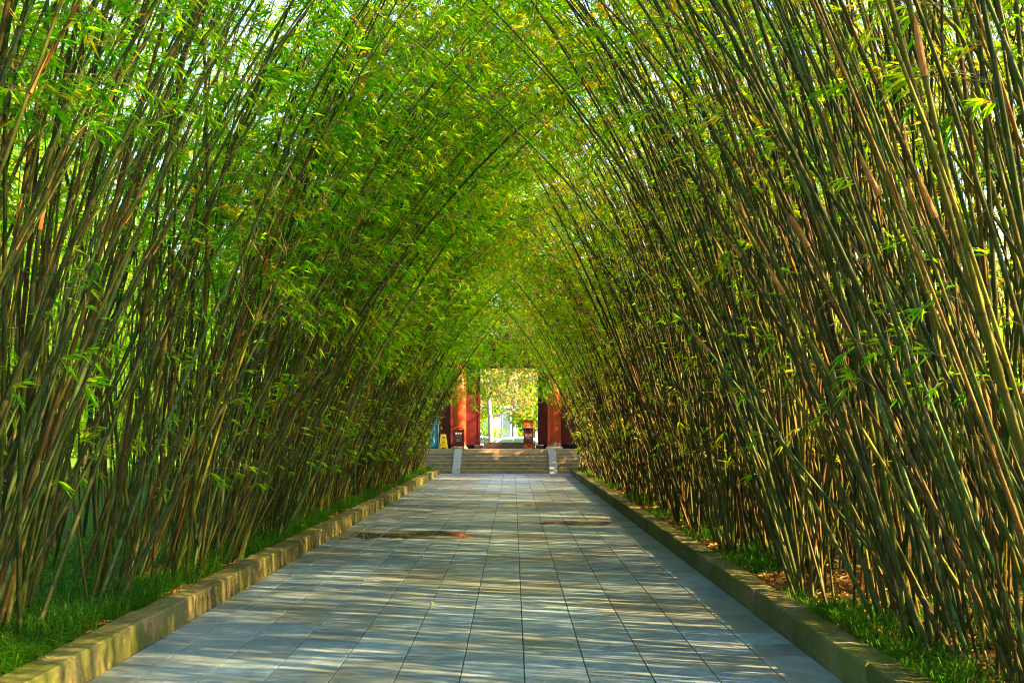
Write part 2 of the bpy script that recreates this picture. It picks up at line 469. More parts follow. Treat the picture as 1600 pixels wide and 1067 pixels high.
# ------------------------------------------------------------------ bamboo
def norm(v):
    return v / np.maximum(np.linalg.norm(v, axis=-1, keepdims=True), 1e-9)

def curve(L, th0, th1, pw, wob, n=60):
    u = np.linspace(0, 1, n + 1)
    th = th0 + (th1 - th0) * u ** pw
    ph = wob[0] * np.sin(u * wob[1] + wob[2])
    d = np.stack([np.sin(th) * np.cos(ph), np.sin(th) * np.sin(ph) + 0.06 * np.sin(u * wob[1] * 1.7 + wob[2]), np.cos(th)], -1)
    d = norm(d)
    p = np.concatenate([[[0, 0, 0]], np.cumsum((d[:-1] + d[1:]) / 2 * (L / n), 0)])
    return u, p, d

def tubes(P, Rr, seg):
    """P: k x n x 3 polylines, Rr: k x n radii -> verts, quads"""
    k, n, _ = P.shape
    D = np.empty_like(P); D[:, 1:-1] = P[:, 2:] - P[:, :-2]; D[:, 0] = P[:, 1] - P[:, 0]; D[:, -1] = P[:, -1] - P[:, -2]
    D = norm(D)
    U = norm(np.cross(D, np.array([0.22, 0.95, 0.19]))); V = np.cross(D, U)
    a = np.arange(seg) * 2 * PI / seg
    vv = P[:, :, None, :] + (U[:, :, None, :] * np.cos(a)[None, None, :, None] + V[:, :, None, :] * np.sin(a)[None, None, :, None]) * Rr[:, :, None, None]
    idx = np.arange(k * n * seg).reshape(k, n, seg)
    A = idx[:, :-1]; B = idx[:, 1:]
    F = np.stack([A, np.roll(A, -1, 2), np.roll(B, -1, 2), B], -1).reshape(-1, 4)
    return vv.reshape(-1, 3), F

def leaves_at(base, direc, length, width, g):
    """kite leaves with a folded midrib: 4 verts, 2 tris each"""
    n = len(base)
    d = norm(direc)
    side = norm(np.cross(d, np.array([0, 0, 1.0]) + g.normal(0, 0.5, (n, 3))))
    up = np.cross(side, d)
    mid = base + d * (length * 0.38)[:, None] + up * (length * 0.03)[:, None]
    tip = base + d * length[:, None] - np.array([0, 0, 1.0]) * (length * 0.10)[:, None]
    fold = up * (width * 0.22)[:, None]
    a = mid + side * (width * 0.5)[:, None] + fold
    b = mid - side * (width * 0.5)[:, None] + fold
    V = np.stack([base, a, tip, b], 1).reshape(-1, 3)
    o = np.arange(n)[:, None] * 4
    F = np.concatenate([o + np.array([0, 1, 2]), o + np.array([0, 2, 3])])
    return V, F

def make_bamboo(seed, L, th0, th1, pw, r0, first, dens, blen, leaf=0.15, twigs=6, sides=8, rings=3, lower=0.15):
    """one bamboo in its own space: leans to +x. Returns culm, branch and leaf arrays"""
    g = np.random.default_rng(seed)
    wob = (g.uniform(-0.25, 0.25), g.uniform(2, 5), g.uniform(0, 6))
    u, p, d = curve(L, th0, th1, pw, wob)
    def at(t): return np.stack([np.interp(t, u, p[:, i]) for i in range(3)], -1)
    def dat(t): return norm(np.stack([np.interp(t, u, d[:, i]) for i in range(3)], -1))
    # nodes: short internodes near the ground, then longer
    s, nodes = 0.0, []
    while s < L * 0.985:
        s += min(0.16 + 0.035 * len(nodes), 0.36) * g.uniform(0.92, 1.08)
        nodes.append(s / L)
    nodes = np.array([x for x in nodes if x < 0.985])
    rad = lambda t: r0 * np.clip(1 - 0.95 * t ** 1.35, 0.05, 1)
    ts, bulge, n0, n1 = [0.0], [1.1], [0], [0]
    for x in nodes:
        e = 0.011 / L
        if rings == 3:
            for off, bl, a_, b_ in ((-4.5, 1.0, 0, 0.4), (-1.2, 1.0, 0.25, 1), (0, 1.13, 1, 0.2), (1.3, 1.0, 0.0, 0.0)):
                ts.append(x + off * e); bulge.append(bl); n0.append(a_); n1.append(b_)
        else:
            ts.append(x); bulge.append(1.08); n0.append(0.6); n1.append(0.0)
    ts.append(1.0); bulge.append(1.0); n0.append(0); n1.append(0)
    ts = np.array(ts); o = np.argsort(ts); ts = ts[o]
    bulge, n0, n1 = (np.array(a)[o] for a in (bulge, n0, n1))
    CV, CF = tubes(at(ts)[None], (rad(ts) * bulge)[None], sides)
    CN = np.repeat(np.stack([n0, n1, n0 * 0, n0 * 0 + 1], -1), sides, 0)
    # branches
    bt = []
    for i, x in enumerate(nodes):
        if x > first:
            k = g.poisson(dens) + (1 if dens >= 1 else 0)
        else:
            k = 1 if g.random() < lower and x > 0.12 else 0
        bt += [(x, i)] * k
    if not bt: bt = [(0.7, 3)]
    bx = np.array([b[0] for b in bt]); bi = np.array([b[1] for b in bt])
    nb = len(bx)
    B0 = at(bx); BD = dat(bx)
    az = g.uniform(0, 2 * PI, nb)
    uu = norm(np.cross(BD, np.array([0.2, 0.96, 0.15]))); ww = np.cross(BD, uu)
    out = uu * np.cos(az)[:, None] + ww * np.sin(az)[:, None]
    low = bx <= first
    bl = blen * g.uniform(0.5, 1.15, nb) * np.where(low, 0.6, np.clip(1.25 - 0.75 * bx, 0.35, 1))
    d0 = norm(out * 0.75 + BD * g.uniform(0.35, 0.9, nb)[:, None] + np.array([0, 0, 0.15]))
    q = np.linspace(0, 1, 5)
    BP = B0[:, None] + d0[:, None] * (bl[:, None] * q)[:, :, None] - np.array([0, 0, 1.0]) * (bl[:, None] * q ** 2 * g.uniform(0.12, 0.5, nb)[:, None])[:, :, None]
    BR = np.broadcast_to(np.array([1, .8, .6, .45, .25])[None], (nb, 5)) * (0.0042 * np.clip(bl, .4, 1.2))[:, None]
    TV, TF = tubes(BP, BR, 3)
    # twigs along each branch, each ending in a fan of leaves
    tb = np.repeat(np.arange(nb), twigs)
    full = np.clip(g.normal(0.9, 0.45, nb), 0.1, 1.25)      # some branches leafy, some nearly bare
    keep = ~(low[tb] & (g.random(len(tb)) < 0.55)) & (g.random(len(tb)) < full[tb])
    tb = tb[keep]; nt = len(tb)
    tq = np.clip(g.uniform(0.22, 1.0, nt), 0, 1)
    k0 = np.clip((tq * 4).astype(int), 0, 3); f = tq * 4 - k0
    p0 = BP[tb, k0] * (1 - f)[:, None] + BP[tb, k0 + 1] * f[:, None]
    bd = norm(BP[tb, k0 + 1] - BP[tb, k0])
    td = norm(bd * 0.8 + g.normal(0, 0.55, (nt, 3)) + np.array([0, 0, -0.05]))
    tl = g.uniform(0.07, 0.26, nt)
    p1 = p0 + td * tl[:, None]; p1[:, 2] -= tl * 0.15
    V2, F2 = tubes(np.stack([p0, p1], 1), np.broadcast_to(np.array([[0.0017, 0.0011]]), (nt, 2)), 3)
    BV = np.concatenate([TV, V2]); BF = np.concatenate([TF, F2 + len(TV)])
    nl = g.integers(3, 8, nt)
    li = np.repeat(np.arange(nt), nl); n = len(li)
    back = g.uniform(0, 0.55, n)
    lb = p1[li] - td[li] * (tl[li] * back)[:, None]
    side = norm(np.cross(td[li], np.array([0, 0, 1.0]) + g.normal(0, .3, (n, 3))))
    ld = norm(td[li] * 0.75 + side * g.uniform(-1.0, 1.0, n)[:, None] + g.normal(0, 0.2, (n, 3)) + np.array([0, 0, -0.42]))
    ll = leaf * g.uniform(0.55, 1.3, n); lw = ll * g.uniform(0.10, 0.15, n)
    LV, LF = leaves_at(lb, ld, ll, lw, g)
    hue = np.clip(g.normal(0.34, 0.10, nb)[tb][li] + g.normal(0, 0.11, nt)[li] + g.normal(0, 0.10, n), 0, 1)
    dead = g.random(n) < 0.035
    hue = np.where(dead, g.uniform(0.88, 1, n), hue)
    LA = np.repeat(np.stack([hue, g.random(n), g.random(n), np.ones(n)], -1), 4, 0)
    return dict(cv=CV, cf=CF, cn=CN, bv=BV, bf=BF, lv=LV, lf=LF, la=LA, nodes=nodes, at=at, dat=dat, rad=rad, L=L)

def sheath_mesh(b, seed):
    g = np.random.default_rng(seed)
    mb = MB()
    t0 = b['nodes'][int(g.integers(6, 14))]
    p = b['at'](np.array([t0]))[0]; d = b['dat'](np.array([t0]))[0]; r = b['rad'](t0)
    D = Vector(d); U = D.cross(Vector((0.2, 0.95, 0.1))).normalized(); Wv = D.cross(U)
    a0 = g.uniform(0, 6); rows = []
    for i in range(7):
        q = i / 6
        half = 1.5 * (1 - q) ** 0.8 + 0.06
        rr = r * (1.12 + 0.9 * q * q)
        rows.append([mb.bm.verts.new(Vector(p) + D * (0.26 * q) + (U * math.cos(a0 + s * half) + Wv * math.sin(a0 + s * half)) * rr) for s in (-1, -.5, 0, .5, 1)])
    for a, c in zip(rows, rows[1:]):
        for k in range(4): mb.bm.faces.new((a[k], a[k + 1], c[k + 1], c[k]))
    me = bpy.data.meshes.new('sheath'); mb.bm.to_mesh(me); mb.bm.free(); me.materials.append(M['sheath'])
    return me

# ---- templates.  front: lean over the path and arch;  back: stand steeper behind them
def hi_templates():
    out = {'front': [], 'back': [], 'bare': [], 'droop': []}
    for i in range(9):
        g = random.Random(100 + i)
        out['front'].append(make_bamboo(200 + i, g.uniform(8.6, 10.6), R(g.uniform(12, 26)), R(g.uniform(66, 94)), g.uniform(2.6, 4.0),
                                        0.0195, g.uniform(0.32, 0.46), 1.0, 0.95, 0.125, 7, 9, 3, 0.16))
    for i in range(6):
        g = random.Random(150 + i)
        out['back'].append(make_bamboo(300 + i, g.uniform(8.2, 10.4), R(g.uniform(-2, 9)), R(g.uniform(40, 75)), g.uniform(2.4, 3.4),
                                       0.0185, g.uniform(0.26, 0.42), 0.75, 0.95, 0.125, 6, 9, 3, 0.2))
    for i in range(6):      # nearly bare stems with few leaves
        g = random.Random(170 + i)
        out['bare'].append(make_bamboo(340 + i, g.uniform(8.6, 10.6), R(g.uniform(10, 25)), R(g.uniform(60, 88)), g.uniform(2.8, 4.2),
                                       0.0195, g.uniform(0.56, 0.68), 0.3, 0.8, 0.115, 4, 9, 3, 0.12))
    for i in range(4):      # tips that hang low over the path
        g = random.Random(190 + i)
        out['droop'].append(make_bamboo(370 + i, g.uniform(7.6, 8.8), R(g.uniform(12, 20)), R(g.uniform(125, 150)), g.uniform(2.0, 2.5),
                                        0.019, g.uniform(0.34, 0.42), 1.3, 0.8, 0.145, 6, 9, 3, 0.2))
    return out
HI = hi_templates()
LO = {'front': [], 'back': [], 'bare': [], 'bushy': [], 'high': []}
for i in range(8):
    g = random.Random(500 + i)
    LO['front'].append(make_bamboo(600 + i, g.uniform(8.4, 10.4), R(g.uniform(10, 25)), R(g.uniform(66, 96)), g.uniform(2.5, 3.8),
                                   0.0175, g.uniform(0.30, 0.44), 1.0, 1.0, 0.145, 5, 5, 1, 0.18))
for i in range(8):
    g = random.Random(550 + i)
    LO['back'].append(make_bamboo(650 + i, g.uniform(7.8, 10.2), R(g.uniform(-3, 9)), R(g.uniform(35, 72)), g.uniform(2.3, 3.4),
                                  0.0165, g.uniform(0.22, 0.42), 0.7, 1.0, 0.15, 4, 5, 1, 0.22))

for i in range(8):
    g = random.Random(580 + i)
    LO['bare'].append(make_bamboo(690 + i, g.uniform(8.2, 10.4), R(g.uniform(2, 22)), R(g.uniform(50, 90)), g.uniform(2.6, 4.0),
                                  0.0175, g.uniform(0.55, 0.7), 0.3, 0.85, 0.125, 4, 5, 1, 0.2))

for i in range(4):
    g = random.Random(730 + i)
    LO['bushy'].append(make_bamboo(740 + i, g.uniform(8.0, 10.8), R(g.uniform(-8, 8)), R(g.uniform(30, 70)), g.uniform(2.2, 3.4),
                                   0.0165, 0.06, 0.9, 1.15, 0.165, 5, 5, 1, 0.5))
    LO['high'].append(make_bamboo(760 + i, g.uniform(8.8, 10.4), R(g.uniform(-4, 8)), R(g.uniform(40, 70)), g.uniform(2.4, 3.4),
                                  0.0175, 0.58, 1.3, 1.1, 0.16, 6, 5, 1, 0.2))

COLOURS = {
    'olive green': (0.036, 0.060, 0.002), 'dark brown': (0.036, 0.027, 0.003), 'dark green': (0.012, 0.038, 0.003),
    'pale bluish green': (0.05, 0.13, 0.035), 'golden brown': (0.12, 0.062, 0.006), 'yellow green': (0.10, 0.115, 0.005),
}
def pick_colour(side, g, y=0):
    if side < 0 and y > 17 and g.random() < 0.6:
        return g.choice(['yellow green', 'pale bluish green', 'yellow green', 'olive green'])
    if side < 0:
        w = [('olive green', 32), ('dark brown', 11), ('dark green', 36), ('pale bluish green', 13), ('golden brown', 3), ('yellow green', 5)]
    else:
        w = [('olive green', 34), ('dark brown', 9), ('dark green', 22), ('pale bluish green', 3), ('golden brown', 16), ('yellow green', 22)]
    return g.choices([a for a, _ in w], [b for _, b in w])[0]

# ---- where they stand: loose clumps along both kerbs
g = random.Random(77)
plants = []
def plant(side, x, y, row, thick=None, zrot=None, tilt=None, scale=None, colour=None, force=False):
    th = thick if thick else g.choices(['slender', 'medium', 'thick'], [30, 45, 25] if y > 7 else [55, 40, 5])[0]
    if th == 'thick' and side > 0 and not colour: colour = g.choice(['olive green', 'dark green', 'olive green', 'dark brown'])
    rr = {'slender': g.uniform(0.5, 0.7), 'medium': g.uniform(0.75, 0.95), 'thick': g.uniform(1.05, 1.3)}[th]
    plants.append(dict(side=side, x=x, y=y, row=row, thick=th, rr=rr, sc=scale if scale else g.uniform(0.86, 1.1),
                       rz=zrot if zrot is not None else g.gauss(0, 0.45 if row == 'front' else 0.9),
                       ty=tilt if tilt is not None else g.gauss(0, 0.07), tx=g.gauss(0, 0.06),
                       colour=colour or pick_colour(side, g, y), force=force))
for side in (-1, 1):
    xk = XKL - 0.12 if side < 0 else XKR + 0.12
    y = -2.5
    while y < Y_GROVE:
        # front clump
        if not (side < 0 and 9.1 < y < 9.9):
            n = g.randint(13, 19)
            cx = xk + side * (g.uniform(0.05, 0.7) + (0.25 if y > 34 else 0)); r = g.uniform(0.16, 0.42)
            for _ in range(n):
                a, q = g.uniform(0, 6.28), r * math.sqrt(g.random())
                x = cx + q * math.cos(a)
                x = min(x, xk) if side < 0 else max(x, xk)
                yy = y + q * math.sin(a) * 1.5
                if yy < Y_GROVE: plant(side, x, yy, 'bare' if g.random() < (((0.96 if yy < 18 else 0.84) if side > 0 else (0.72 if yy < 10 else 0.3)) if yy < 24 else 0.72) else 'front')
        # behind
        for _ in range(g.randint(9, 12) if side < 0 else int((32 if y < 24 else 21) * (1.0 + 0.55 * math.sin(y * 1.15 + 0.6) + 0.3 * math.sin(y * 2.7)))):
            x = xk + side * g.uniform(0.6, 3.2 if side < 0 else 5.0)
            yy = y + g.uniform(-0.4, 0.4)
            if yy < Y_GROVE and not (side < 0 and 9.0 < yy < 10.0 and abs(x) < 3.8): plant(side, x, yy, g.choices(['back', 'front', 'bare'], [0.5, 0.3, 0.2] if side < 0 else [0.12, 0.08, 0.80])[0])
        y += g.uniform(0.6, 0.85)
for _ in range(70):
    plant(1, 3.5 + 4.0 * g.random() ** 1.3, g.uniform(Y_GROVE, 44.4), g.choice(['back', 'back', 'bare'])) 
for side in (-1, 1):
    for _ in range(7):
        plant(side, (XKL - 0.3 if side < 0 else XKR + 0.3) + side * g.uniform(0, 0.9), g.uniform(37.0, 41.0), 'droop', 'slender', zrot=g.gauss(0, 0.3), scale=g.uniform(0.9, 1.08), force=True)
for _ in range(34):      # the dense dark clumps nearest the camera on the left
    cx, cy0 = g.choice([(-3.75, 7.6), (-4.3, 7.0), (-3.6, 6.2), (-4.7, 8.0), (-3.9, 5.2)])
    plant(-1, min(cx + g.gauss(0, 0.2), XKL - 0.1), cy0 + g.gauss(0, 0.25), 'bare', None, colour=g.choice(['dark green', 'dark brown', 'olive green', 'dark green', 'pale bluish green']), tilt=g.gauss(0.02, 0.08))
for _ in range(16):      # a few that lean far out over the path on the right
    plant(1, XKR + g.uniform(0.5, 1.9), g.uniform(5.0, 11.0), 'bare', g.choice(['medium', 'medium', 'slender']), tilt=g.uniform(0.08, 0.26), zrot=g.gauss(0, 0.35))
far_rows = []
for _ in range(250):      # a second belt of leafy bamboo farther left, and tall ones at the back on the right
    plant(-1, -10.5 - 6.0 * g.random(), g.uniform(2, 46), 'bushy', scale=g.uniform(1.05, 1.35)); far_rows.append(plants.pop())
for _ in range(80):
    plant(-1, -6.2 - 2.2 * g.random(), g.uniform(0, 41), 'high'); far_rows.append(plants.pop())
for _ in range(165):
    plant(1, 7.2 + 2.8 * g.random(), g.uniform(0, 41), 'high', scale=g.uniform(0.95, 1.2)); far_rows.append(plants.pop())
for _ in range(26):
    plant(-1, -3.75 - 3.0 * g.random(), g.uniform(Y_GROVE, 42.1), 'back')

plants = [p for p in plants if not (1.5 < p['y'] < 4.7 and abs(p['x']) < 4.6)]
def in_view(p):
    return p['y'] > 3.5
def score(p):
    dx = abs(p['x']) - 3.0
    return p['rr'] ** 0.5 / max(p['y'], 5.5) / (1 + (0.55 if p['row'] == 'back' else 0.0) + 0.42 * max(dx - 0.3, 0))
cand = sorted([p for p in plants if in_view(p)], key=lambda p: (p['force'], score(p)), reverse=True)
N_IND = 300
indiv, rest = cand[:N_IND], cand[N_IND:] + [p for p in plants if not in_view(p)]

# ---- individuals: copies share their meshes
TEMPL = {k: [] for k in HI}
for row in HI:
    for i, b in enumerate(HI[row]):
        tint = np.ones((len(b['cv']), 4))
        TEMPL[row].append(dict(
            leaf=np_mesh('foliage', np.concatenate([b['lv'], b['bv']]), [b['lf'], b['bf'] + len(b['lv'])], [M['leaf'], M['twig']],
                         np.concatenate([np.zeros(len(b['lf'])), np.ones(len(b['bf']))]),
                         {'leaf_rand': np.concatenate([b['la'], np.zeros((len(b['bv']), 4))])}),
            sheath=sheath_mesh(b, 40 + i) if i % 3 == 0 else None, b=b, culm={}))
def culm_mesh(tp, th):
    """the culm at one of three thicknesses, so that the leaves keep their size"""
    if th not in tp['culm']:
        b = tp['b']; k = {'slender': 0.58, 'medium': 0.8, 'thick': 1.06}[th]
        t = np.concatenate([np.linspace(0, 1, 400)]); axis = b['at'](t)
        n = len(b['cv']) // 9
        ring = b['cv'].reshape(n, 9, 3); c = ring.mean(1, keepdims=True)
        v = (c + (ring - c) * k).reshape(-1, 3)
        tp['culm'][th] = np_mesh('culm', v, [b['cf']], [M['culm']], attrs={'culm_node': b['cn'], 'culm_tint': np.ones((len(v), 4))}, smooth=True)
    return tp['culm'][th]

ORD = ['nearest'] + [w + ' nearest' for w in ('second third fourth fifth sixth seventh eighth ninth tenth eleventh twelfth thirteenth fourteenth fifteenth sixteenth '
       'seventeenth eighteenth nineteenth twentieth').split()]
TENS = {2: 'twenty', 3: 'thirty', 4: 'forty'}
def ordinal(i):
    if i < len(ORD): return ORD[i]
    k = i + 1
    return f"{TENS[k // 10]}-{'zeroth first second third fourth fifth sixth seventh eighth ninth'.split()[k % 10]} nearest" if k % 10 else {30: 'thirtieth', 40: 'fortieth'}[k] + ' nearest'

byclass = {}
for p in sorted(indiv, key=lambda p: p['y']):
    near = 'kerb' if abs(p['x']) < (4.1 if p['side'] < 0 else 3.45) else 'rear'
    key = (p['side'], near, p['thick'], p['colour'])
    byclass.setdefault(key, []).append(p)
for (side, near, th, colr), v in byclass.items():
    for i, p in enumerate(v):
        sd = 'left' if side < 0 else 'right'
        where = f'rising beside the {sd} kerb' if near == 'kerb' else f'deeper in the grove on the {sd}'
        p['label'] = (f'{ordinal(i)} {th} {colr} bamboo {where}' if len(v) > 1 else f'only {th} {colr} bamboo {where}')

for k, p in enumerate(indiv):
    tp = TEMPL[p['row']][g.randrange(len(TEMPL[p['row']]))]
    z = 0.12
    rot = (p['tx'], p['ty'], (0 if p['side'] < 0 else PI) + p['rz'])
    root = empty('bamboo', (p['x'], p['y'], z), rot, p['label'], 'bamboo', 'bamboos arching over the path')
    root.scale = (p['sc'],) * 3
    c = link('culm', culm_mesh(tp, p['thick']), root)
    kk = (g.uniform(0.38, 0.85) if p['y'] < 13 else g.uniform(0.9, 1.6)) if p['side'] < 0 else (g.uniform(0.5, 1.1) if p['y'] < 13 else g.uniform(0.75, 1.3))  # light contrast painted in: near stems darkened, far left ones lightened
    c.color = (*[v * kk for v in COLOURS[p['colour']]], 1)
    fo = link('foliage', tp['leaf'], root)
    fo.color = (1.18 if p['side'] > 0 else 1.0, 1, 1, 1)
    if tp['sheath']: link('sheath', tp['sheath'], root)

# ---- the rest of the thicket: one mass
def bake(pl, name):
    V, Q, Tn, MQ, MT, A1, A2, A3 = [], [], [], [], [], [], [], []
    off = 0
    for p in pl:
        b = g.choice(LO[p['row'] if p['row'] in LO else 'front'])
        mtx = np.array(Euler((p['tx'], p['ty'], (0 if p['side'] < 0 else PI) + p['rz'])).to_matrix()) * p['sc']
        loc = np.array([p['x'], p['y'], 0.12])
        ring = b['cv'].reshape(-1, 5, 3); cc = ring.mean(1, keepdims=True)
        cv = (cc + (ring - cc) * p['rr'] * 1.05).reshape(-1, 3)
        la_ = b['la'] + np.array([0.17 if p['side'] > 0 else 0.0, 0, 0, 0])
        col = np.array([*COLOURS[p['colour']], 1]) * np.array([*([g.uniform(1.0, 1.8) if p['side'] < 0 else g.uniform(0.8, 1.4)] * 3), 1])  # left stems lightened to put sunlight into their colour
        for v, f, nd, tint, la, mi in ((cv, b['cf'], b['cn'], col, (0, 0, 0, 1), 0), (b['bv'], b['bf'], None, (1, 1, 1, 1), (0, 0, 0, 1), 1), (b['lv'], b['lf'], None, (1, 1, 1, 1), la_, 2)):
            V.append(v @ mtx.T + loc)
            n = len(v)
            A1.append(nd if nd is not None else np.zeros((n, 4)))
            A2.append(np.broadcast_to(np.array(tint, dtype=float), (n, 4)))
            A3.append(np.broadcast_to(np.array(la, dtype=float), (n, 4)))
            if f.shape[1] == 4: Q.append(f + off); MQ.append(np.full(len(f), mi))
            else: Tn.append(f + off); MT.append(np.full(len(f), mi))
            off += n
    mi = np.concatenate(MQ + MT)
    me = np_mesh(name, np.concatenate(V), [np.concatenate(Q), np.concatenate(Tn)], [M['culm'], M['twig'], M['leaf']], mi,
                 {'culm_node': np.concatenate(A1), 'culm_tint': np.concatenate(A2), 'leaf_rand': np.concatenate(A3)}, smooth=(mi == 0))
    return tag(link(name, me), 'dense mass of further bamboo standing behind and beyond the nearer stems', 'bamboo', None, 'stuff')
bake(rest + far_rows, 'bamboo_thicket')
print('plants', len(plants), 'rest', len(rest))

# ------------------------------------------------------------------ undergrowth and litter
def grass_patch(n, sampler, lo, hi, seed):
    g = np.random.default_rng(seed)
    x, y = sampler(g, n)
    z = bedz(x, y) - 0.01
    h = g.uniform(lo, hi, n); a = g.uniform(0, 2 * PI, n)
    out = np.stack([np.cos(a), np.sin(a), 0 * a], -1); sd = np.stack([-np.sin(a), np.cos(a), 0 * a], -1)
    w = g.uniform(0.0022, 0.0048, n)[:, None]
    b = np.stack([x, y, z], -1)
    lean = g.uniform(0.35, 1.25, n)
    m = b + out * (h * lean * 0.45)[:, None] + np.array([0, 0, 1.0]) * (h * 0.72)[:, None]
    t = b + out * (h * lean * 1.15)[:, None] + np.array([0, 0, 1.0]) * (h * (0.95 - 0.35 * lean))[:, None]
    V = np.stack([b - sd * w, b + sd * w, m - sd * w, m + sd * w, t], 1).reshape(-1, 3)
    o = np.arange(n)[:, None] * 5
    A = np.repeat(np.stack([np.clip(g.normal(0.4, 0.22, n), 0, 1), g.random(n), g.random(n), np.ones(n)], -1), 5, 0)
    return V, o + np.array([0, 1, 3, 2]), o + np.array([2, 3, 4]), A

def left_s(g, n):
    y = 6.3 + 35 * g.random(n) ** 1.9
    x = XKL - 0.02 - np.abs(g.normal(0, 0.75, n)) * np.where(np.abs(y - 9.2) < 2.0, 1.6, 0.8)
    keep = np.sin(y * 1.9) + np.sin(y * 0.83 + 1) + 0.8 * np.sin(x * 3.7 + y * 2.9) + g.normal(0, 0.3, n) > -0.2
    return np.where(keep, x, XKL - 0.1 - g.random(n) * 2.4), y
def right_s(g, n):
    c = g.integers(0, 26, n)
    cy = 6.6 + 34 * (np.sin(c * 12.9898) * 43758.5453 % 1) ** 1.6
    cx = XKR + 0.05 + 1.0 * (np.sin(c * 78.233) * 12543.123 % 1) ** 1.4
    x = np.maximum(cx + g.normal(0, 0.24, n), XKR + 0.02)
    return x, cy + g.normal(0, 0.5, n)
def deep_s(g, n):
    return XKL - 1.0 - 11 * g.random(n) ** 1.2, 6 + 34 * g.random(n) ** 1.4
parts = [grass_patch(60000, left_s, 0.10, 0.34, 1), grass_patch(17000, right_s, 0.09, 0.24, 2), grass_patch(26000, deep_s, 0.14, 0.38, 3)]
off = 0; V, Q, Tt, A = [], [], [], []
for v, q, t, a in parts:
    V.append(v); Q.append(q + off); Tt.append(t + off); A.append(a); off += len(v)
tag(link('grass', np_mesh('grass', np.concatenate(V), [np.concatenate(Q), np.concatenate(Tt)], [M['grass']], attrs={'leaf_rand': np.concatenate(A)})),
    'green tufted grass growing at the foot of the bamboo beside both kerbs', 'grass', None, 'stuff')

def litter_arrays(x, y, z, g, size):
    n = len(x)
    a = g.uniform(0, 2 * PI, n)
    d = np.stack([np.cos(a), np.sin(a), g.normal(0.05, 0.25, n)], -1)
    L = size * g.uniform(0.5, 1.3, n)
    V, F = leaves_at(np.stack([x, y, z], -1), d, L, L * g.uniform(0.16, 0.4, n), g)
    A = np.repeat(np.stack([g.random(n), g.random(n), g.random(n), np.ones(n)], -1), 4, 0)
    return V, F, A
g2 = np.random.default_rng(9)
n = 19000
sd = g2.random(n) < 0.45
y = 5.5 + 35 * g2.random(n) ** 1.5
x = np.where(sd, XKL - np.abs(g2.normal(0, 1.2, n)), XKR + 0.02 + np.abs(g2.normal(0, 1.1, n)))
V, F, A = litter_arrays(x, y, bedz(x, y) + 0.012 + g2.random(n) * 0.02, g2, 0.13)
tag(link('leaf_litter', np_mesh('leaf_litter', V, [F], [M['litter']], attrs={'leaf_rand': A})),
    'dry brown and tan leaves lying on the soil under the bamboo', 'leaf litter', None, 'stuff')

# a few countable dry leaves on the paving and kerbs
def fallen(x, y, z, size, seed):
    g3 = np.random.default_rng(seed)
    N = 7
    t = np.linspace(0, 1, N); w = size * 0.17 * np.sin(t * PI) ** 0.8 + 0.001
    a = g3.uniform(0, 6.28)
    cx = (t - 0.5) * size; cz = 0.006 + 0.25 * size * (t - 0.5) ** 2 * g3.uniform(0.5, 2)
    P = []
    for i in range(N):
        for s in (-1, 0, 1):
            P.append((cx[i], s * w[i], cz[i] + (0.25 * w[i] if s else 0)))
    P = np.array(P); rot = np.array([[math.cos(a), -math.sin(a), 0], [math.sin(a), math.cos(a), 0], [0, 0, 1]])
    i = np.arange(N - 1)[:, None] * 3 + np.arange(2)[None]
    F = np.stack([i, i + 1, i + 4, i + 3], -1).reshape(-1, 4)
    A = np.tile([g3.uniform(0.3, 1), g3.random(), 0, 1], (len(P), 1))
    o = link('fallen_leaf', np_mesh('fallen_leaf', P @ rot.T, [F], [M['litter']], attrs={'leaf_rand': A}))
    o.location = (x, y, z)
    return o
spots = [(861, 926), (676, 943), (455, 897), (361, 963), (387, 921), (590, 905), (951, 1010), (300, 990), (1010, 895), (760, 875), (700, 985), (1120, 960), (520, 880), (480, 940), (560, 1005), (835, 985), (910, 870), (1060, 905), (640, 860), (980, 840), (1150, 1010), (410, 990), (735, 905), (890, 1040)]
names = ['lone yellow leaf on the paving right of the middle', 'small brown leaf in a paving joint near the middle', None]
for i, (px, py) in enumerate(spots):
    x, y = px2ground(px, py)
    o = fallen(x, y, 0.003, 0.10 if i < 1 else random.uniform(0.05, 0.09), 70 + i)
    tag(o, 'single dry yellow leaf lying flat on the paving right of centre' if i == 0 else 'small dry leaf fallen on the grey paving', 'fallen leaf', 'dry leaves on the paving')
for i, (px, py) in enumerate([(396, 865), (403, 858), (266, 900), (333, 868), (240, 905)]):
    x, y = px2ground(px, py, BED)
    o = fallen(min(x, XKL - 0.05), y, BED + 0.05, 0.2, 95 + i)
    o.rotation_euler = (random.uniform(-.6, .6), random.uniform(-1.2, -.5), 0)
    tag(o, 'large curled orange bamboo sheath lying in the grass beside the left kerb', 'fallen sheath', 'dry sheaths beside the left kerb')
    o.name = 'fallen_sheath'

